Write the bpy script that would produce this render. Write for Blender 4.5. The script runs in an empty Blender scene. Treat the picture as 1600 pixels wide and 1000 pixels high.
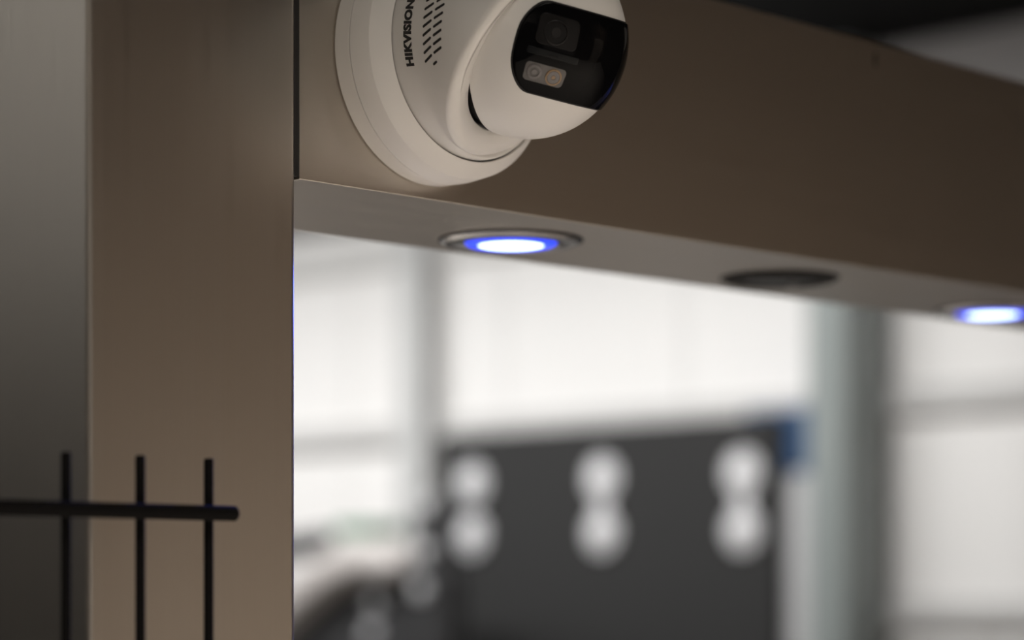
import bpy, bmesh, math
import numpy as np
from mathutils import Vector, Matrix

# ------------------------------------------------------------------ scene
scene = bpy.context.scene
C = scene.collection
# world axes: X runs along the gate's crossbeam, Y goes through the gate, Z up; metres
CAM = (-0.7796, -0.9363, 1.8435)
cd = bpy.data.cameras.new('camera')
cam = bpy.data.objects.new('camera', cd); C.objects.link(cam)
cam.location = CAM
cam.rotation_euler = (math.radians(90), 0, math.radians(44.953 - 90))
cd.sensor_width = 36; cd.lens = 83.25
cd.shift_y = 0.2551
cd.clip_start = 0.05; cd.clip_end = 100
cd.dof.use_dof = True; cd.dof.focus_distance = 1.215; cd.dof.aperture_fstop = 3.65
scene.camera = cam

vs = scene.view_settings
vs.view_transform = 'Standard'; vs.look = 'None'; vs.gamma = 1; vs.exposure = 0; vs.use_curve_mapping = False

world = bpy.data.worlds.new('world'); scene.world = world
world.use_nodes = True
world.node_tree.nodes['Background'].inputs[0].default_value = (0.9, 0.85, 0.8, 1)
world.node_tree.nodes['Background'].inputs[1].default_value = 0.05

def area(name, loc, aim, sx, sy, power, col, spread=180):
    d = bpy.data.lights.new(name, 'AREA'); d.shape = 'RECTANGLE'; d.size = sx; d.size_y = sy
    d.energy = power; d.color = col; d.spread = math.radians(spread)
    o = bpy.data.objects.new(name, d); C.objects.link(o); o.location = loc
    v = Vector(aim) - Vector(loc)
    o.rotation_euler = v.to_track_quat('-Z', 'Y').to_euler()
    return o
# added fill above the view that brightens the white end wall
area('end_wall_fill', (4.2, 6.9, 3.66), (6.3, 6.9, 1.7), 7.4, 0.6, 132, (1.0, 0.99, 0.98), 112)
# added fills above the view; their bounce off the pale floor lights the gate
area('floor_fill_rear', (0.8, 2.8, 3.7), (0.8, 2.8, 0), 3.0, 2.0, 54, (1.0, 0.96, 0.91), 80)
area('floor_fill_front', (1.8, -2.6, 3.7), (1.8, -2.6, 0), 3.0, 2.0, 84, (1.0, 0.92, 0.82), 80)
area('floor_fill_near', (-1.2, -2.0, 3.7), (-1.2, -2.0, 0), 2.2, 2.0, 88, (1.0, 0.92, 0.82), 95)
# added soft fill behind the viewpoint for the security camera, no door there
area('front_fill', (-0.6, -4.4, 1.45), (-0.6, 0, 1.6), 3.2, 2.4, 9, (1.0, 0.92, 0.84))
# added fills on two unseen walls, brightening their reflections in the steel gate
area('side_wall_fill', (4.5, -3.7, 3.7), (4.5, -4.5, 0.8), 2.4, 0.3, 50, (1.0, 0.92, 0.83), 110)
area('left_wall_fill', (-1.6, 2.6, 3.7), (-2.4, 2.6, 2.9), 3.4, 0.4, 38, (1.0, 0.99, 0.97))

# ------------------------------------------------------------------ materials
def nodemat(name, col, rough=0.5, metal=0.0, spec=0.5, noise=None, bump=None, aniso=0.0, emit=None, coat=0.0):
    m = bpy.data.materials.new(name); m.use_nodes = True
    nt = m.node_tree; b = nt.nodes['Principled BSDF']
    b.inputs['Base Color'].default_value = (*col, 1)
    b.inputs['Roughness'].default_value = rough; b.inputs['Metallic'].default_value = metal
    b.inputs['Specular IOR Level'].default_value = spec
    b.inputs['Anisotropic'].default_value = aniso
    b.inputs['Coat Weight'].default_value = coat
    if emit:
        b.inputs['Emission Color'].default_value = (*emit[0], 1); b.inputs['Emission Strength'].default_value = emit[1]
    if noise or bump:
        tc = nt.nodes.new('ShaderNodeTexCoord'); mp = nt.nodes.new('ShaderNodeMapping')
        nt.links.new(tc.outputs['Object'], mp.inputs['Vector'])
        mp.inputs['Scale'].default_value = (noise or bump)[1]
        n = nt.nodes.new('ShaderNodeTexNoise'); n.inputs['Scale'].default_value = 1; n.inputs['Detail'].default_value = 5
        nt.links.new(mp.outputs['Vector'], n.inputs['Vector'])
        if noise:
            r = nt.nodes.new('ShaderNodeMapRange')
            r.inputs['To Min'].default_value = 1 - noise[0]; r.inputs['To Max'].default_value = 1 + noise[0]
            nt.links.new(n.outputs['Fac'], r.inputs['Value'])
            mx = nt.nodes.new('ShaderNodeMix'); mx.data_type = 'RGBA'; mx.blend_type = 'MULTIPLY'
            mx.inputs['Factor'].default_value = 1
            mx.inputs['A'].default_value = (*col, 1)
            nt.links.new(r.outputs['Result'], mx.inputs['B'])
            nt.links.new(mx.outputs['Result'], b.inputs['Base Color'])
            r2 = nt.nodes.new('ShaderNodeMapRange')
            r2.inputs['To Min'].default_value = rough * 0.85; r2.inputs['To Max'].default_value = rough * 1.15
            nt.links.new(n.outputs['Fac'], r2.inputs['Value']); nt.links.new(r2.outputs['Result'], b.inputs['Roughness'])
        if bump:
            bp = nt.nodes.new('ShaderNodeBump'); bp.inputs['Strength'].default_value = bump[0]; bp.inputs['Distance'].default_value = 0.0005
            nt.links.new(n.outputs['Fac'], bp.inputs['Height']); nt.links.new(bp.outputs['Normal'], b.inputs['Normal'])
    return m

M = {}
M['steel_beam'] = nodemat('brushed_steel_along_beam', (0.54, 0.50, 0.45), 0.34, 1, noise=(0.03, (3, 60, 420)), bump=(0.015, (3, 60, 420)))
M['steel_post'] = nodemat('brushed_steel_upright', (0.54, 0.505, 0.46), 0.34, 1, noise=(0.03, (420, 420, 3)), bump=(0.015, (420, 420, 3)))
M['dent_shade'] = nodemat('dent_shade_steel', (0.16, 0.14, 0.12), 0.5, 1, noise=(0.05, (80, 80, 80)))
M['chrome'] = nodemat('polished_trim', (0.58, 0.57, 0.56), 0.2, 1, noise=(0.05, (80, 80, 80)))
M['plastic'] = nodemat('white_plastic', (0.76, 0.745, 0.72), 0.36, 0, 0.5, noise=(0.02, (60, 60, 60)))
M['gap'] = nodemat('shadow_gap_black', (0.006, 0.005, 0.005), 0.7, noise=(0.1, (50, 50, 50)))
M['print'] = nodemat('dark_print', (0.012, 0.011, 0.012), 0.5, noise=(0.1, (50, 50, 50)))
M['visor'] = nodemat('glossy_black_visor', (0.003, 0.003, 0.0035), 0.06, 0, 0.07, noise=(0.1, (20, 20, 20)))
M['lens_panel'] = nodemat('lens_panel_dark', (0.013, 0.0125, 0.0125), 0.25, 0, 0.12, noise=(0.1, (80, 80, 80)))
M['lens_ring'] = nodemat('lens_ring_grey', (0.022, 0.021, 0.021), 0.3, 0, 0.12, noise=(0.1, (80, 80, 80)))
M['lens_glass'] = nodemat('lens_glass_black', (0.010, 0.010, 0.010), 0.3, 0, 0.15, noise=(0.1, (80, 80, 80)))
M['led_panel'] = nodemat('led_window_grey', (0.075, 0.068, 0.066), 0.3, noise=(0.15, (150, 150, 150)))
M['led_grey'] = nodemat('led_reflector_grey', (0.13, 0.12, 0.12), 0.35, noise=(0.15, (300, 300, 300)))
M['led_amber'] = nodemat('led_amber', (0.26, 0.17, 0.09), 0.35, noise=(0.15, (300, 300, 300)))
M['strip_reflection'] = nodemat('visor_strip_reflection', (0.010, 0.011, 0.012), 0.2, 0, 0.12, noise=(0.1, (50, 50, 50)))
M['black_wire'] = nodemat('black_powder_coat', (0.005, 0.0045, 0.0045), 0.7, 0, 0.08, noise=(0.15, (200, 200, 200)))
M['rubber'] = nodemat('dark_lamp_ring', (0.010, 0.0095, 0.009), 0.6, 0, 0.12, noise=(0.15, (100, 100, 100)))
M['lens_core'] = nodemat('lit_lens_core', (0.5, 0.6, 0.9), 0.3, emit=((0.42, 0.55, 1.0), 5.0), noise=(0.02, (50, 50, 50)))
M['lens_rim'] = nodemat('lit_lens_rim', (0.02, 0.04, 0.5), 0.3, emit=((0.012, 0.05, 1.0), 1.5), noise=(0.02, (50, 50, 50)))
M['wall'] = nodemat('white_cladding', (0.80, 0.79, 0.775), 0.6, noise=(0.03, (2, 2, 0.5)))
M['rail'] = nodemat('grey_rail_paint', (0.52, 0.515, 0.505), 0.5, noise=(0.05, (4, 4, 4)))
M['rail_pale'] = nodemat('pale_rail_paint', (0.62, 0.615, 0.60), 0.5, noise=(0.05, (4, 4, 4)))
M['grey_band'] = nodemat('mid_grey_band', (0.20, 0.19, 0.185), 0.7, noise=(0.05, (4, 4, 4)))
M['col'] = nodemat('grey_green_paint', (0.23, 0.256, 0.25), 0.5, noise=(0.05, (6, 6, 2)))
M['col_pale'] = nodemat('pale_grey_paint', (0.50, 0.505, 0.50), 0.5, noise=(0.05, (6, 6, 2)))
M['ceiling'] = nodemat('dark_ceiling', (0.004, 0.0039, 0.0037), 0.9, 0, 0.1, noise=(0.1, (2, 2, 2)))
M['floor'] = nodemat('concrete_floor', (0.60, 0.56, 0.52), 0.5, noise=(0.12, (1.5, 1.5, 1.5)))
M['board'] = nodemat('charcoal_board', (0.030, 0.030, 0.030), 0.8, 0, 0.2, noise=(0.06, (3, 3, 3)))
M['disc'] = nodemat('pale_disc', (0.54, 0.54, 0.55), 0.6, noise=(0.06, (8, 8, 8)))
M['disc_hub'] = nodemat('white_disc_hub', (0.86, 0.86, 0.87), 0.5, noise=(0.04, (8, 8, 8)))
M['highlight_disc'] = nodemat('highlight_grey', (0.6, 0.6, 0.61), 0.5, noise=(0.06, (8, 8, 8)))
M['locker'] = nodemat('pale_locker', (0.52, 0.52, 0.525), 0.5, noise=(0.04, (4, 4, 4)))
M['blue'] = nodemat('blue_paint', (0.028, 0.075, 0.17), 0.5, noise=(0.06, (5, 5, 5)))
M['hood'] = nodemat('white_hood', (0.62, 0.585, 0.565), 0.45, noise=(0.04, (4, 4, 4)))
M['machine'] = nodemat('dark_machine', (0.05, 0.05, 0.052), 0.5, noise=(0.1, (6, 6, 6)))
M['green'] = nodemat('green_strip', (0.05, 0.19, 0.10), 0.5, noise=(0.05, (6, 6, 6)))
def two_tone(name, low, high, z, rough=0.7):
    m = nodemat(name, low, rough)
    nt = m.node_tree; b = nt.nodes['Principled BSDF']
    tc = nt.nodes.new('ShaderNodeTexCoord'); sp = nt.nodes.new('ShaderNodeSeparateXYZ')
    nt.links.new(tc.outputs['Object'], sp.inputs[0])
    gt = nt.nodes.new('ShaderNodeMath'); gt.operation = 'GREATER_THAN'; gt.inputs[1].default_value = z
    nt.links.new(sp.outputs['Z'], gt.inputs[0])
    mx = nt.nodes.new('ShaderNodeMix'); mx.data_type = 'RGBA'
    mx.inputs['A'].default_value = (*low, 1); mx.inputs['B'].default_value = (*high, 1)
    nt.links.new(gt.outputs[0], mx.inputs['Factor']); nt.links.new(mx.outputs['Result'], b.inputs['Base Color'])
    return m
M['brown_wall'] = nodemat('dark_brown_wall', (0.085, 0.059, 0.039), 0.8, noise=(0.06, (2, 2, 2)))
M['dark_wall'] = nodemat('dark_end_wall', (0.025, 0.018, 0.013), 0.8, noise=(0.06, (2, 2, 2)))  # unseen stretch of end wall, darkened to dim the crossbeam's right-end reflection
M['reflector'] = nodemat('beige_reflector', (0.66, 0.58, 0.50), 0.6, noise=(0.04, (2, 2, 20)))
M['left_wall'] = two_tone('dark_below_pale_above', (0.03, 0.028, 0.026), (0.55, 0.54, 0.52), 2.50)  # dark lower part added for the darker reflection low on the post

# ------------------------------------------------------------------ helpers
def link(name, verts, faces, mat, parent=None, smooth=False, sharp=None):
    off = Vector(parent.matrix_world.translation) if parent else Vector((0, 0, 0))
    if parent and 'abs' in parent: off = Vector(parent['abs'])
    me = bpy.data.meshes.new(name)
    me.from_pydata([tuple(Vector(v) - off) for v in verts], [], faces); me.validate()
    bm = bmesh.new(); bm.from_mesh(me)
    bmesh.ops.remove_doubles(bm, verts=bm.verts, dist=1e-7)
    bmesh.ops.recalc_face_normals(bm, faces=bm.faces)
    bm.to_mesh(me); bm.free()
    if smooth:
        me.shade_smooth()
        if sharp: me.set_sharp_from_angle(angle=math.radians(sharp))
    me.materials.append(M[mat])
    o = bpy.data.objects.new(name, me); C.objects.link(o)
    if parent: o.parent = parent
    return o
OFF = {}
def thing(name, label, cat, loc, group=None):
    o = bpy.data.objects.new(name, None); o.empty_display_size = 0.05; C.objects.link(o)
    o.location = loc; o['label'] = label; o['category'] = cat
    if group: o['group'] = group
    OFF[o.name] = Vector(loc)
    return o
def part(name, verts, faces, mat, parent, smooth=False, sharp=None, label=None):
    """mesh built in world coordinates, stored relative to its thing; sub-parts share the same origin"""
    root = parent
    while root.parent: root = root.parent
    off = OFF.get(root.name, Vector((0, 0, 0)))
    o = link(name, [Vector(v) - off for v in verts], faces, mat, None, smooth, sharp)
    o.parent = parent
    if label: o['label'] = label
    return o
def tag(o, label, cat, group=None):
    o['label'] = label; o['category'] = cat
    if group: o['group'] = group
    return o
def struct(o, label=None):
    o['kind'] = 'structure'
    if label: o['label'] = label
    return o
def boxg(lo, hi, bev=0.0, seg=2):
    bm = bmesh.new(); bmesh.ops.create_cube(bm, size=1)
    for v in bm.verts:
        v.co = Vector([lo[i] + (v.co[i] + .5) * (hi[i] - lo[i]) for i in range(3)])
    if bev: bmesh.ops.bevel(bm, geom=bm.edges[:], offset=bev, segments=seg, affect='EDGES', profile=0.5)
    vs = [v.co.copy() for v in bm.verts]; bm.verts.index_update(); fs = [[v.index for v in f.verts] for f in bm.faces]
    bm.free(); return vs, fs
def joing(*gs):
    V, F = [], []
    for v, f in gs:
        n = len(V); V += list(v); F += [[i + n for i in q] for q in f]
    return V, F
def tubeg(a, b, r, n=12, r2=None, bev=0.0):
    a, b = Vector(a), Vector(b); d = (b - a).normalized()
    u = d.orthogonal().normalized(); w = d.cross(u)
    L = (b - a).length; r2 = r if r2 is None else r2
    prof = [(0, r - bev), (bev, r), (L - bev, r2), (L, r2 - bev)] if bev else [(0, r), (L, r2)]
    V, F = [], []
    for t, rr in prof:
        for k in range(n):
            an = 2 * math.pi * k / n
            V.append(a + d * t + (u * math.cos(an) + w * math.sin(an)) * rr)
    for j in range(len(prof) - 1):
        for k in range(n): F.append([j*n+k, j*n+(k+1) % n, (j+1)*n+(k+1) % n, (j+1)*n+k])
    F.append(list(range(n))[::-1]); F.append([(len(prof)-1)*n+k for k in range(n)])
    return V, F
def latheg(prof, fr, n=64, close=True):
    """prof: list of (r, h); fr(r, ang, h) -> point"""
    V, F = [], []
    for r, h in prof:
        for k in range(n): V.append(Vector(fr(r, 2 * math.pi * k / n, h)))
    for j in range(len(prof) - 1):
        for k in range(n): F.append([j*n+k, j*n+(k+1) % n, (j+1)*n+(k+1) % n, (j+1)*n+k])
    if close:
        F.append(list(range(n))[::-1]); F.append([(len(prof)-1)*n+k for k in range(n)])
    return V, F

# ------------------------------------------------------------------ setting
XW = 6.3                      # inner face of the end wall
X0, Y0, Y1, ZC = -2.4, -4.5, 11.0, 3.76
struct(link('floor', *boxg((X0, Y0, -0.1), (XW + 0.2, Y1, 0.0)), 'floor'))
struct(link('ceiling', *boxg((X0, Y0, ZC), (XW + 0.2, Y1, ZC + 0.15)), 'ceiling'))
wb = struct(link('wall_back', *boxg((XW + 0.04, Y0, 0.0), (XW + 0.2, Y1, ZC)), 'dark_wall'))
struct(link('wall_right', *boxg((X0, Y0 - 0.15, 0.0), (XW + 0.2, Y0, ZC)), 'brown_wall'))
struct(link('wall_front', *boxg((X0, Y1, 0.0), (XW + 0.2, Y1 + 0.15, ZC)), 'brown_wall'))
struct(link('wall_reflector', *boxg((3.1, Y0 + .002, 0.0), (5.1, Y0 + .05, 2.1), .006), 'reflector'), 'added unseen beige shutter on the brown side wall')  # added out of view for its pale reflection low on the steel post
struct(link('wall_left', *boxg((X0 - 0.15, Y0, 0.0), (X0, Y1, ZC)), 'left_wall'))
# ribbed cladding sheets on the end wall
def sheetg(ya, yb, z0, z1, x):
    n = 4; w = (yb - ya) / n; P = []
    for k in range(n):
        a = ya + k * w
        P += [(a, 0), (a + w * .60, 0), (a + w * .70, .006), (a + w * .90, .006)]
    P.append((yb, 0))
    V = [(x + .03 - q[1], q[0], z) for z in (z0, z1) for q in P] + [(x + .04, q[0], z) for z in (z0, z1) for q in P]
    m = len(P); F = []
    for i in range(m - 1):
        F += [[i, i+1, m+i+1, m+i], [2*m+i, 3*m+i, 3*m+i+1, 2*m+i+1], [i, 2*m+i, 2*m+i+1, i+1], [m+i, m+i+1, 3*m+i+1, 3*m+i]]
    F += [[0, m, 3*m, 2*m], [m-1, 3*m-1, 4*m-1, 2*m-1]]
    return V, F
y = 2.2
sheet = None
while y < 10.2:
    if sheet is None:
        sheet = link('wall_panel', *sheetg(y + .004, y + .996, 0.02, 3.45, XW), 'wall'); s = sheet
    else:
        s = sheet.copy(); C.objects.link(s); s.location.y += y - 2.2
    s.parent = wb
    y += 1.0
for i, (z0, z1, mt) in enumerate(((1.683, 1.773, 'rail'), (2.445, 2.545, 'rail'), (3.235, 3.355, 'rail_pale'))):
    struct(link('trim_%d' % (i + 1), *boxg((XW - .025, 2.0, z0), (XW + .015, 10.4, z1), .008), mt))
struct(link('unseen_dark_panel', *boxg((XW - .02, 2.0, 0.0), (XW + .03, 4.1, 1.5), .004), 'board'))  # added below the view so the crossbeam's underside mirrors something darker
struct(link('trim_4', *boxg((XW - .12, 2.0, 3.46), (XW + .04, 10.4, ZC), .01), 'grey_band'))  # mid-grey band along the top of the end wall

# steel columns of the hall, in front of the end wall
def column(x0, x1, ya, yb, mat, label):
    t = thing('steel_column', label, 'column', ((x0 + x1) / 2, (ya + yb) / 2, 0), 'steel columns at the end wall')
    part('shaft', *boxg((x0, ya, 0.012), (x1, yb, ZC), .008), mat, t)
    part('base_plate', *boxg((x0 - .05, ya - .05, 0.0), (x1 - .0, yb + .004, .014), .003), mat, t)
    return t
column(6.00, 6.235, 4.165, 4.335, 'col', 'thick grey-green steel column right of the dark board')
column(6.20, 6.235, 6.575, 6.745, 'col_pale', 'thin pale grey steel column at left edge of the dark board')

# ------------------------------------------------------------------ the gate
ZB, H, DEP, PW = 2.05, 0.15, 0.1413, 0.1267
g = thing('metal_gate', 'brushed stainless steel walk-through gate with upright post and crossbeam', 'gate', (0.0, 0.07, 0.0))
XE = 0.98
part('post', *boxg((-PW, 0.0, 0.02), (0.0016, DEP, 2.36), .0030, 4), 'steel_post', g)
part('post', *boxg((XE, 0.0, 0.02), (XE + PW, DEP, 2.36), .0030, 4), 'steel_post', g)
part('crossbeam', *boxg((0.0042, 0.0006, ZB), (XE - .0016, DEP - .0006, ZB + H), .0004, 2), 'steel_beam', g)
part('joint_gap', *boxg((-.0010, 0.0008, ZB + .0015), (0.0050, DEP - .004, ZB + H - .004)), 'gap', g)
for x in (-PW / 2, XE + PW / 2):
    part('foot_plate', *boxg((x - .11, -.04, 0), (x + .11, DEP + .04, .022), .004), 'steel_post', g)
# small dent near the crossbeam's top edge, its shaded crescent laid on as dark metal
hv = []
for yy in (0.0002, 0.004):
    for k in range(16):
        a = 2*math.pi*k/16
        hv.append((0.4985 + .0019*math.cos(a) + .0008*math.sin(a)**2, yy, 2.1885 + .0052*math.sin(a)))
part('dent_crescent', hv, [list(range(16))[::-1]] + [[k, (k+1) % 16, 16+(k+1) % 16, 16+k] for k in range(16)], 'dent_shade', g)

# ------------------------------------------------------------------ recessed spotlights under the crossbeam
def spot(x, y, lit, label):
    t = thing('recessed_spotlight', label, 'spotlight', (x, y, ZB), 'recessed spotlights under the crossbeam')
    fr = lambda r, a, h: (x + r * math.cos(a), y + r * math.sin(a), ZB - h)
    R = .0425 if lit else .039
    part('trim_ring', *latheg([(R, -.0004), (R, .0012), (R - .0025, .0030), (R - .010, .0036), (R - .0145, .0016), (R - .0145, -.0004)], fr, 56), 'chrome' if lit else 'rubber', t, True, 30)
    part('outer_ring', *latheg([(R + .0014, -.0004), (R + .0014, .0010), (R - .001, .0014), (R - .001, -.0004)], fr, 56), 'gap', t)  # thin black ring just outside the trim ring
    if lit:
        part('lens_rim', *latheg([(.0278, -.0002), (.0276, .0026), (.0262, .0036), (.0200, .0038), (.0200, .0008)], fr, 48), 'lens_rim', t, True, 40)
        part('lens_core', *latheg([(.0199, .0010), (.0199, .0036), (.0188, .0039), (.014, .0042), (.007, .0044), (.0005, .0045)], fr, 48), 'lens_core', t, True, 40)
        d = bpy.data.lights.new('spotlight_glow', 'SPOT'); d.energy = 4.2; d.color = (0.06, 0.12, 1.0); d.shadow_soft_size = .012; d.spot_size = math.radians(168); d.spot_blend = 0.3
        o = bpy.data.objects.new('spotlight_glow', d); C.objects.link(o); o.parent = t; o.location = (0, 0, -.020)
    else:
        part('lens', *latheg([(.0245, -.0002), (.0245, .0016), (.018, .0030), (.0005, .0034)], fr, 40), 'lens_glass', t, True, 40)
        part('mount_screw', *tubeg((x + .009, y - .004, ZB - .0032), (x + .009, y - .004, ZB - .0052), .0035, 12), 'chrome', t)
spot(.2335, .076, True, 'lit blue recessed spotlight just below the white security camera')
spot(.489, .073, False, 'unlit black recessed spotlight between the two lit blue ones')
spot(.757, .080, True, 'lit blue recessed spotlight at the right edge of the picture')

# ------------------------------------------------------------------ security camera
BX, BZ = 0.0937, ZB + 0.0735
sc = thing('security_camera', 'white turret security camera with black visor mounted on the steel crossbeam', 'security camera', (BX, 0.0006, BZ))
fb = lambda r, a, h: (BX + r * math.cos(a), 0.0006 - h, BZ + r * math.sin(a))
part('mounting_base', *latheg([(.0655, 0), (.0663, .001), (.0665, .0121), (.0663, .0123), (.05, .0123)], fb, 128), 'plastic', sc, True, 35)
part('base_seam', *latheg([(.0654, .011), (.0654, .0140)], fb, 96), 'gap', sc, True, 35)
hous = part('housing', *latheg([(.05, .0129), (.0664, .0129), (.0667, .0132), (.0655, .0262), (.0652, .0267), (.0584, .0350), (.0578, .0353), (.0573, .0347), (.0573, .029), (.04, .029)], fb, 128), 'plastic', sc, True, 28)
part('cover_seam', *latheg([(.0574, .0334), (.0560, .0334)], fb, 96, False), 'gap', sc)

BC = Vector((BX, -0.077, BZ)); BR = 0.0505
AZ, EL = math.radians(18.0), math.radians(-37.7)
AXV = Vector((math.sin(AZ) * math.cos(EL), -math.cos(AZ) * math.cos(EL), math.sin(EL)))
AU = AXV.cross(Vector((0, 0, 1))).normalized(); AU = -AU if AU.x < 0 else AU
AV = AXV.cross(AU).normalized(); AV = -AV if AV.z < 0 else AV
def tring(rho, dl, a): return BC + AXV * dl + (AU * math.cos(a) + AV * math.sin(a)) * rho
OUT = Vector((0, -1, 0))
def rho_e(a): return .0585 - .0065 * math.sin(a) + .0030 * max(0.0, math.cos(a - math.radians(308))) ** 4
def cover(a, t):
    A = Vector(fb(.0564, a, .0348)); D = tring(rho_e(a), .0042, a)
    L = (D - A).length
    B = A + OUT * (L * .34); Cc = D - AXV * (L * .30) + (A - D) * .05
    s = 1 - t
    return A * s**3 + B * 3*s*s*t + Cc * 3*s*t*t + D * t**3
def cover_n(a, t):
    e = 1e-3
    n = (cover(a + e, t) - cover(a - e, t)).cross(cover(a, t + e) - cover(a, t - e)).normalized()
    if n.dot(cover(a, t) - (BC + OUT * -.01)) < 0: n = -n
    return n
NA, NT = 144, 28
V, F = [], []
rings = [[Vector(fb(.0564, 2*math.pi*k/NA, .0285)) for k in range(NA)]]
rings += [[cover(2*math.pi*k/NA, j/NT) for k in range(NA)] for j in range(NT + 1)]
for f, dl in ((-.0010, .0056), (-.0026, .0070), (-.0048, .0074)):
    rings.append([tring(rho_e(2*math.pi*k/NA) + f * (1.0 if math.sin(2*math.pi*k/NA) < 0.5 else .5), dl, 2*math.pi*k/NA) for k in range(NA)])
def midr(a, lo): return lo + max(0.0, min(1.0, (rho_e(a) - .0555) / .006)) * .006
rings.append([tring(midr(2*math.pi*k/NA, .0516), .0078, 2*math.pi*k/NA) for k in range(NA)])
rings.append([tring(midr(2*math.pi*k/NA, .0514) - .001, .0074, 2*math.pi*k/NA) for k in range(NA)])
for rho, dl in ((.0509, .0068), (.0503, .0060), (.0503, .0), (.0512, -.010)):
    rings.append([tring(rho, dl, 2*math.pi*k/NA) for k in range(NA)])
for r_ in rings: V += r_
for j in range(len(rings) - 1):
    for k in range(NA): F.append([j*NA+k, j*NA+(k+1) % NA, (j+1)*NA+(k+1) % NA, (j+1)*NA+k])
cov = part('cover', V, F, 'plastic', sc, True, 50)
# black inside of the socket
sk = latheg([(.0511, -.004), (.0511, -.012), (.046, -.024)], lambda r, a, h: tring(r, h, a), 72, False)
part('socket_gap', *sk, 'gap', sc, True)

# eyeball: sphere with its own tilt
EQ = Vector((0.02688, -0.33390, 0.94222)).normalized()          # up axis of the eyeball
EP = Vector((0.10411, -0.93682, -0.33496)); EP = (EP - EQ * EP.dot(EQ)).normalized()   # pointing axis
ES = EP.cross(EQ).normalized(); ES = -ES if ES.x < 0 else ES
def ball(al, ep, r=1.0):
    return BC + (EP * math.cos(ep) * math.cos(al) + ES * math.cos(ep) * math.sin(al) + EQ * math.sin(ep)) * (BR * r)
n, m = 96, 56
V = [ball(2*math.pi*k/n, -math.pi/2 + math.pi*(j + .5)/m) for j in range(m) for k in range(n)]
F = [[j*n+k, j*n+(k+1) % n, (j+1)*n+(k+1) % n, (j+1)*n+k] for j in range(m-1) for k in range(n)]
F += [list(range(n))[::-1], [(m-1)*n+k for k in range(n)]]
PH0 = math.radians(262)
WB = AU * math.cos(PH0) + AV * math.sin(PH0)
bm = bmesh.new()
bv = [bm.verts.new(v) for v in V]
for f in F: bm.faces.new([bv[i] for i in f])
nrm = (AXV - WB * .43).normalized()
bmesh.ops.bisect_plane(bm, geom=bm.verts[:] + bm.edges[:] + bm.faces[:], plane_co=BC + nrm * (-.0094 / (AXV - WB * .43).length), plane_no=nrm, clear_inner=True)
edge = [e for e in bm.edges if e.is_boundary]
ex = bmesh.ops.extrude_edge_only(bm, edges=edge)
for v in [g_ for g_ in ex['geom'] if isinstance(g_, bmesh.types.BMVert)]: v.co = BC + (v.co - BC) * .955
bm.verts.index_update()
part('eyeball', [v.co.copy() for v in bm.verts], [[v.index for v in f.verts] for f in bm.faces], 'plastic', sc, True, 50)
bm.free()
part('eyeball_core', [BC + (Vector(v) - BC) * .96 for v in V], F, 'gap', sc, True)
rad = math.radians
def rrect(hw, hh, rx, ry, n=8, bow=0.0, dens=7):
    P = []
    for cx, cy, a0 in ((hw-rx, hh-ry, 0), (-(hw-rx), hh-ry, 90), (-(hw-rx), -(hh-ry), 180), (hw-rx, -(hh-ry), 270)):
        for k in range(n + 1):
            a = rad(a0 + 90*k/n); P.append((cx + rx*math.cos(a), cy + ry*math.sin(a)))
    Q = []
    for i, q in enumerate(P):
        w = P[(i + 1) % len(P)]
        d = math.hypot(w[0]-q[0], w[1]-q[1]); s = max(1, int(d / 4))
        for k in range(s): Q.append((q[0] + (w[0]-q[0])*k/s, q[1] + (w[1]-q[1])*k/s))
    return [(x + math.copysign(bow * (1 - (y/hh)**2), x) * min(1, (abs(x)/hw)**6), y) for x, y in Q]
def patch(name, outl, ac, ec, r0, r1, mat, parent, lip=0.93, steps=7, label=None, rim=None):
    """raised shell on the eyeball bounded by an outline given in degrees"""
    N = len(outl); V, F = [], []
    lev = [(1.0, r0), (1.0, r1 - (r1 - r0) * .35), (lip + (1-lip) * .6, r1)] + [(lip * (1 - k/steps), r1) for k in range(steps)]
    for s, r in lev:
        for x, y in outl: V.append(ball(rad(ac + x*s), rad(ec + y*s), r))
    for j in range(len(lev)-1):
        for k in range(N): F.append([j*N+k, j*N+(k+1) % N, (j+1)*N+(k+1) % N, (j+1)*N+k])
    F.append([(len(lev)-1)*N+k for k in range(N)])
    return part(name, V, F, mat, parent, True, 50, label)
vo = rrect(55, 26.3, 13, 20, bow=2.0)
patch('visor_frame', [(x*1.022, y*1.045) for x, y in vo], 0, -2.6, .99, 1.008, 'gap', sc)
vz = patch('visor', vo, 0, -2.6, 1.0, 1.022, 'visor', sc, .97, 12, 'glossy black curved visor')
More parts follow.
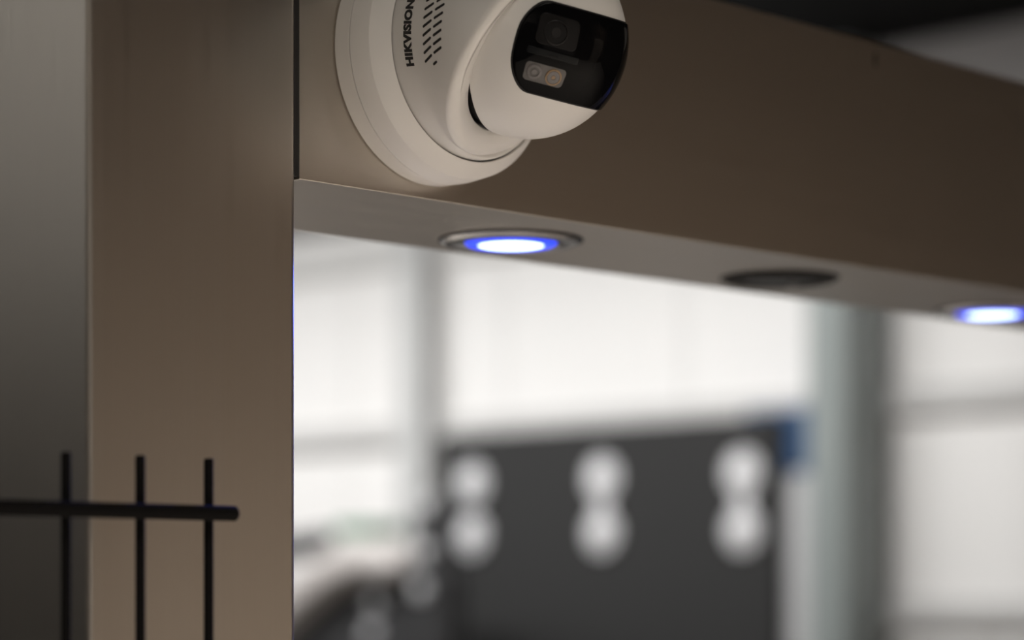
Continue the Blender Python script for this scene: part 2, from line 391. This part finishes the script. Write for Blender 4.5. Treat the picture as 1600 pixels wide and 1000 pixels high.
for s in (-1,):
    patch('lens_panel', rrect(12.3, 8.6, 3.5, 3.5), s*34.8, 8.4, 1.018, 1.0236, 'lens_panel', vz, .97, 3)
    def disc(name, al, ep, r, rr, mat, hole=0.0):
        c = ball(rad(al), rad(ep), rr); nn = (c - BC).normalized(); u = nn.orthogonal().normalized(); w = nn.cross(u)
        fr = lambda q, a, h: c + (u*math.cos(a) + w*math.sin(a))*q + nn*h
        k = .0001
        part(name, *latheg([(r, -.0010), (r, k*2), (r*.93, k*4), (max(hole, .02)*r, k*4), (max(hole, .02)*r, -.0004)], fr, 32), mat, vz, True, 40)
    disc('lens_ring', s*36.4, 7.6, .0062, 1.0236, 'lens_ring', .93)
    disc('lens', s*36.4, 7.6, .0026, 1.0236, 'lens_ring')
    patch('led_window', rrect(12.4, 5.4, 2.5, 2.5), s*36.2, -16.2, 1.018, 1.0240, 'led_panel', vz, .97, 3)
    a1, a2 = (s*42.6, s*30.8)
    disc('led', a1, -15.9, .0040, 1.0244, 'led_grey', .62)
    disc('led_die', a1, -15.9, .0014, 1.0244, 'led_grey')
    disc('led', a2, -16.4, .0043, 1.0244, 'led_amber', .80)
    disc('led', a2, -16.4, .0034, 1.0244, 'led_grey', .35)
    disc('led_die', a2, -16.4, .0011, 1.0246, 'led_amber')
    patch('reflection_strip', rrect(15.5, 1.9, 1.0, 1.0), s*34.5, -4.6, 1.018, 1.0232, 'strip_reflection', vz, .9, 3)  # reflection across the visor, built as a slightly lighter strip

# lettering and loudspeaker slots on the cover
def onsurf(a, t, lift=0.00012): return cover(a, t) + cover_n(a, t) * lift
def lettering():
    cu = bpy.data.curves.new('maker_name', 'FONT'); cu.body = 'HIKVISION'; cu.size = 1; cu.shear = 0.3; cu.offset = 0.06; cu.resolution_u = 3
    cu.space_character = 1.06
    o = bpy.data.objects.new('maker_name', cu); C.objects.link(o)
    dg = bpy.context.evaluated_depsgraph_get(); dg.update()
    me = bpy.data.meshes.new_from_object(o.evaluated_get(dg))
    bm = bmesh.new(); bm.from_mesh(me)
    bpy.data.objects.remove(o); bpy.data.curves.remove(cu)
    bmesh.ops.triangulate(bm, faces=bm.faces)
    xs = [v.co.x for v in bm.verts]; x0, x1 = min(xs), max(xs)
    ys = [v.co.y for v in bm.verts]; y0, y1 = min(ys), max(ys)
    A0, A1 = LET['a']; T0, T1 = LET['t']
    V = []
    for v in bm.verts:
        fx = (v.co.x - x0) / (x1 - x0); fy = (v.co.y - y0) / (y1 - y0)
        a = A0 + (A1 - A0) * fx
        t = T0(a) + (T1(a) - T0(a)) * fy
        V.append(onsurf(a, t))
    bm.verts.index_update(); F = [[v.index for v in f.verts] for f in bm.faces]; bm.free(); bpy.data.meshes.remove(me)
    part('maker_name', V, F, 'print', cov, label='black maker lettering reading HIKVISION')
def at_h(hgt):
    """cover parameter t at which the surface stands hgt above the beam, for angle a"""
    def f(a):
        lo, hi = 0.0, 1.0
        for _ in range(26):
            mid = (lo + hi) / 2
            if (0.0006 - cover(a, mid).y) < hgt: lo = mid
            else: hi = mid
        return (lo + hi) / 2
    return f
LET = {'a': (rad(199.6), rad(162)), 't': (at_h(.0494), at_h(.0430))}
lettering()
def slot(a, hc, ln, wd, slope):
    """capsule opening lying on the cover: centre angle a, height hc, half length and half width in metres"""
    n = 8; pts = []
    for e in (1, -1):
        for k in range(n + 1):
            an = rad(-90 + 180*k/n) + (0 if e > 0 else math.pi)
            pts.append((e*ln + wd*math.cos(an), wd*math.sin(an)))
    V = []
    for lift in (.00002, -.0008):
        for x, y in pts:
            dh = x*math.cos(slope) - y*math.sin(slope); dz = x*math.sin(slope) + y*math.cos(slope)
            aa = a - dz/.0575
            V.append(onsurf(aa, at_h(hc + dh)(aa), lift + .0001))
    N = len(pts); F = [list(range(N))] + [[k, (k+1) % N, N+(k+1) % N, N+k] for k in range(N)]
    part('speaker_slot', V, F, 'gap', cov)
SL = [(rad(200.2 - 4.83*i), .0616, .0026) for i in range(15)]
SL += [(rad(198.0 - 4.83*i), .0698, .0026) for i in range(14)] + [(rad(204.5), .0668, .0010)]
for a, hc, ln in SL: slot(a, hc, ln, .00082, rad(16))

# ------------------------------------------------------------------ black wire fence panel in front of the post
wf = thing('wire_fence', 'black wire mesh panel in front of the steel post', 'fence', (-0.2, -0.06, 0))
for x in (-0.2205, -0.180, -0.140, -0.1012):
    part('upright_wire', *tubeg((x, -.06, 0.0), (x, -.06, 1.9005), .0023, 12, bev=.0006), 'black_wire', wf, True, 40)
for z in (1.875, 1.45, 1.0, .55, .1):
    part('cross_wire', *tubeg((-.30, -.066, z), (-.0895, -.066, z), .0036, 14, bev=.0012), 'black_wire', wf, True, 40)

# ------------------------------------------------------------------ things at the far end of the hall
bd = thing('display_board', 'large charcoal board with six pale discs in front of the white wall', 'board', (6.03, 5.37, 0))
part('panel', *boxg((6.0, 4.467, 1.25), (6.05, 6.274, 2.452), .006), 'board', bd)
for yy in (4.62, 6.12):
    part('leg', *boxg((6.005, yy - .03, 0.0), (6.045, yy + .03, 1.27), .004), 'board', bd)
    part('foot', *boxg((5.80, yy - .03, 0.0), (6.052, yy + .03, .03), .004), 'board', bd)
for yy in (6.055, 5.328, 4.623):
    for zz in (2.243, 2.031):
        fr = lambda r, a, h, yy=yy, zz=zz: (6.0 - h, yy + r*math.cos(a), zz + r*math.sin(a))
        ds = part('round_disc', *latheg([(.084, 0), (.084, .012), (.078, .018), (.046, .020), (.042, .014), (.004, .014)], fr, 36), 'disc', bd, True, 30)
        part('hub', *latheg([(.040, .0145), (.040, .030), (.030, .040), (.003, .044)], fr, 28), 'disc_hub', ds, True, 40)

for yy in (5.328, 4.623):
    part('link_plate', *boxg((5.985, yy - .038, 2.08), (5.999, yy + .038, 2.194), .004), 'disc', bd)
lk = thing('locker', 'pale grey locker between the charcoal board and the thick column', 'locker', (6.15, 4.56, 0))
part('body', *boxg((6.07, 4.345, 0.05), (6.23, 4.80, 2.24), .006), 'locker', lk)
part('door', *boxg((6.062, 4.36, 0.10), (6.0695, 4.785, 2.20), .002), 'locker', lk)
part('plinth', *boxg((6.09, 4.36, 0.0), (6.22, 4.79, .05)), 'machine', lk)
part('handle', *boxg((6.052, 4.74, 1.0), (6.062, 4.755, 1.14), .002), 'machine', lk)
bb = thing('storage_box', 'blue box on top of the pale locker beside the thick column', 'box', (6.15, 4.5, 2.24))
part('body', *boxg((6.06, 4.345, 2.2405), (6.23, 4.66, 2.455), .006), 'blue', bb)
part('lid', *boxg((6.055, 4.34, 2.455), (6.234, 4.665, 2.478), .005), 'blue', bb)
pp = thing('conduit_pipe', 'slim blue pipe running up the left side of the thick column', 'pipe', (6.17, 4.375, 2.48))
part('tube', *tubeg((6.17, 4.372, 2.479), (6.17, 4.372, 3.459), .024, 16), 'blue', pp, True, 40)
for z in (2.7, 3.2): part('clip', *tubeg((6.17, 4.372, z), (6.17, 4.372, z + .03), .029, 16), 'rail', pp, True, 40)

mc = thing('machine', 'dark machine with a white curved hood and pale discs for its glints beside the post', 'machine', (5.6, 6.303, 0))
pts = [(7.023, 1.43), (6.768, 1.574), (6.558, 1.712), (6.369, 1.823), (6.192, 1.901), (6.037, 1.934), (5.915, 1.923), (5.821, 1.878)]
def prism(poly, x0, x1):
    n = len(poly); V = [(x, y, z) for x in (x0, x1) for y, z in poly]
    return V, [list(range(n)), [n+k for k in range(n)][::-1]] + [[k, (k+1) % n, n+(k+1) % n, n+k] for k in range(n)]
part('body', *prism(pts + [(5.804, 0.06), (7.023, 0.06)], 5.43, 5.72), 'machine', mc)
part('base', *boxg((5.38, 5.583, 0.0), (5.76, 7.078, .07), .01), 'machine', mc)
V, F = [], []
sec = [(-.09, -.05), (-.12, -.02), (-.12, .02), (-.09, .05), (-.03, .06), (.03, .06), (.09, .05), (.12, .02), (.12, -.02), (.09, -.05)]
for i, (yy, zz) in enumerate(pts):
    a = pts[max(0, i-1)]; b = pts[min(len(pts)-1, i+1)]
    ty, tz = b[0]-a[0], b[1]-a[1]; l = math.hypot(ty, tz); ny, nz = tz/l, -ty/l
    k = (1.9, 1.9, 1.85, 1.7, 1.6, 1.65, 1.5, 1.0)[i]
    for sx, sn in sec: V.append((5.44 + sx, yy + ny*sn*k, zz + nz*sn*k))
ns = len(sec)
for i in range(len(pts)-1):
    for k in range(ns): F.append([i*ns+k, i*ns+(k+1) % ns, (i+1)*ns+(k+1) % ns, (i+1)*ns+k])
F += [list(range(ns)), [(len(pts)-1)*ns+k for k in range(ns)]]
hd = part('hood', V, F, 'hood', mc, True, 60, 'white curved hood')
md = hd.modifiers.new('round', 'SUBSURF'); md.levels = 2; md.render_levels = 2
part('indicator_strip', *boxg((5.36, 5.954, 2.022), (5.52, 6.192, 2.072), .008), 'green', mc, label='green strip on top of the hood')
part('handle', *tubeg((5.40, 6.27, 2.0), (5.40, 6.746, 1.961), .055, 16, bev=.015), 'machine', mc, True, 40)
part('mast', *boxg((5.40, 5.622, 0.05), (5.50, 5.777, 2.161), .02), 'machine', mc)
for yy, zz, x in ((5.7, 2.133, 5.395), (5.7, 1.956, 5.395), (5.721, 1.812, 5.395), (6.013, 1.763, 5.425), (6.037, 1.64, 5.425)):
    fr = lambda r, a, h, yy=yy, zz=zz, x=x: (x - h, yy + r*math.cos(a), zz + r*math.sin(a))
    part('highlight_disc', *latheg([(.034, -.05), (.034, .010), (.028, .018), (.003, .020)], fr, 20), 'highlight_disc', mc, True, 30)  # pale discs standing in for blurred glints on the machine
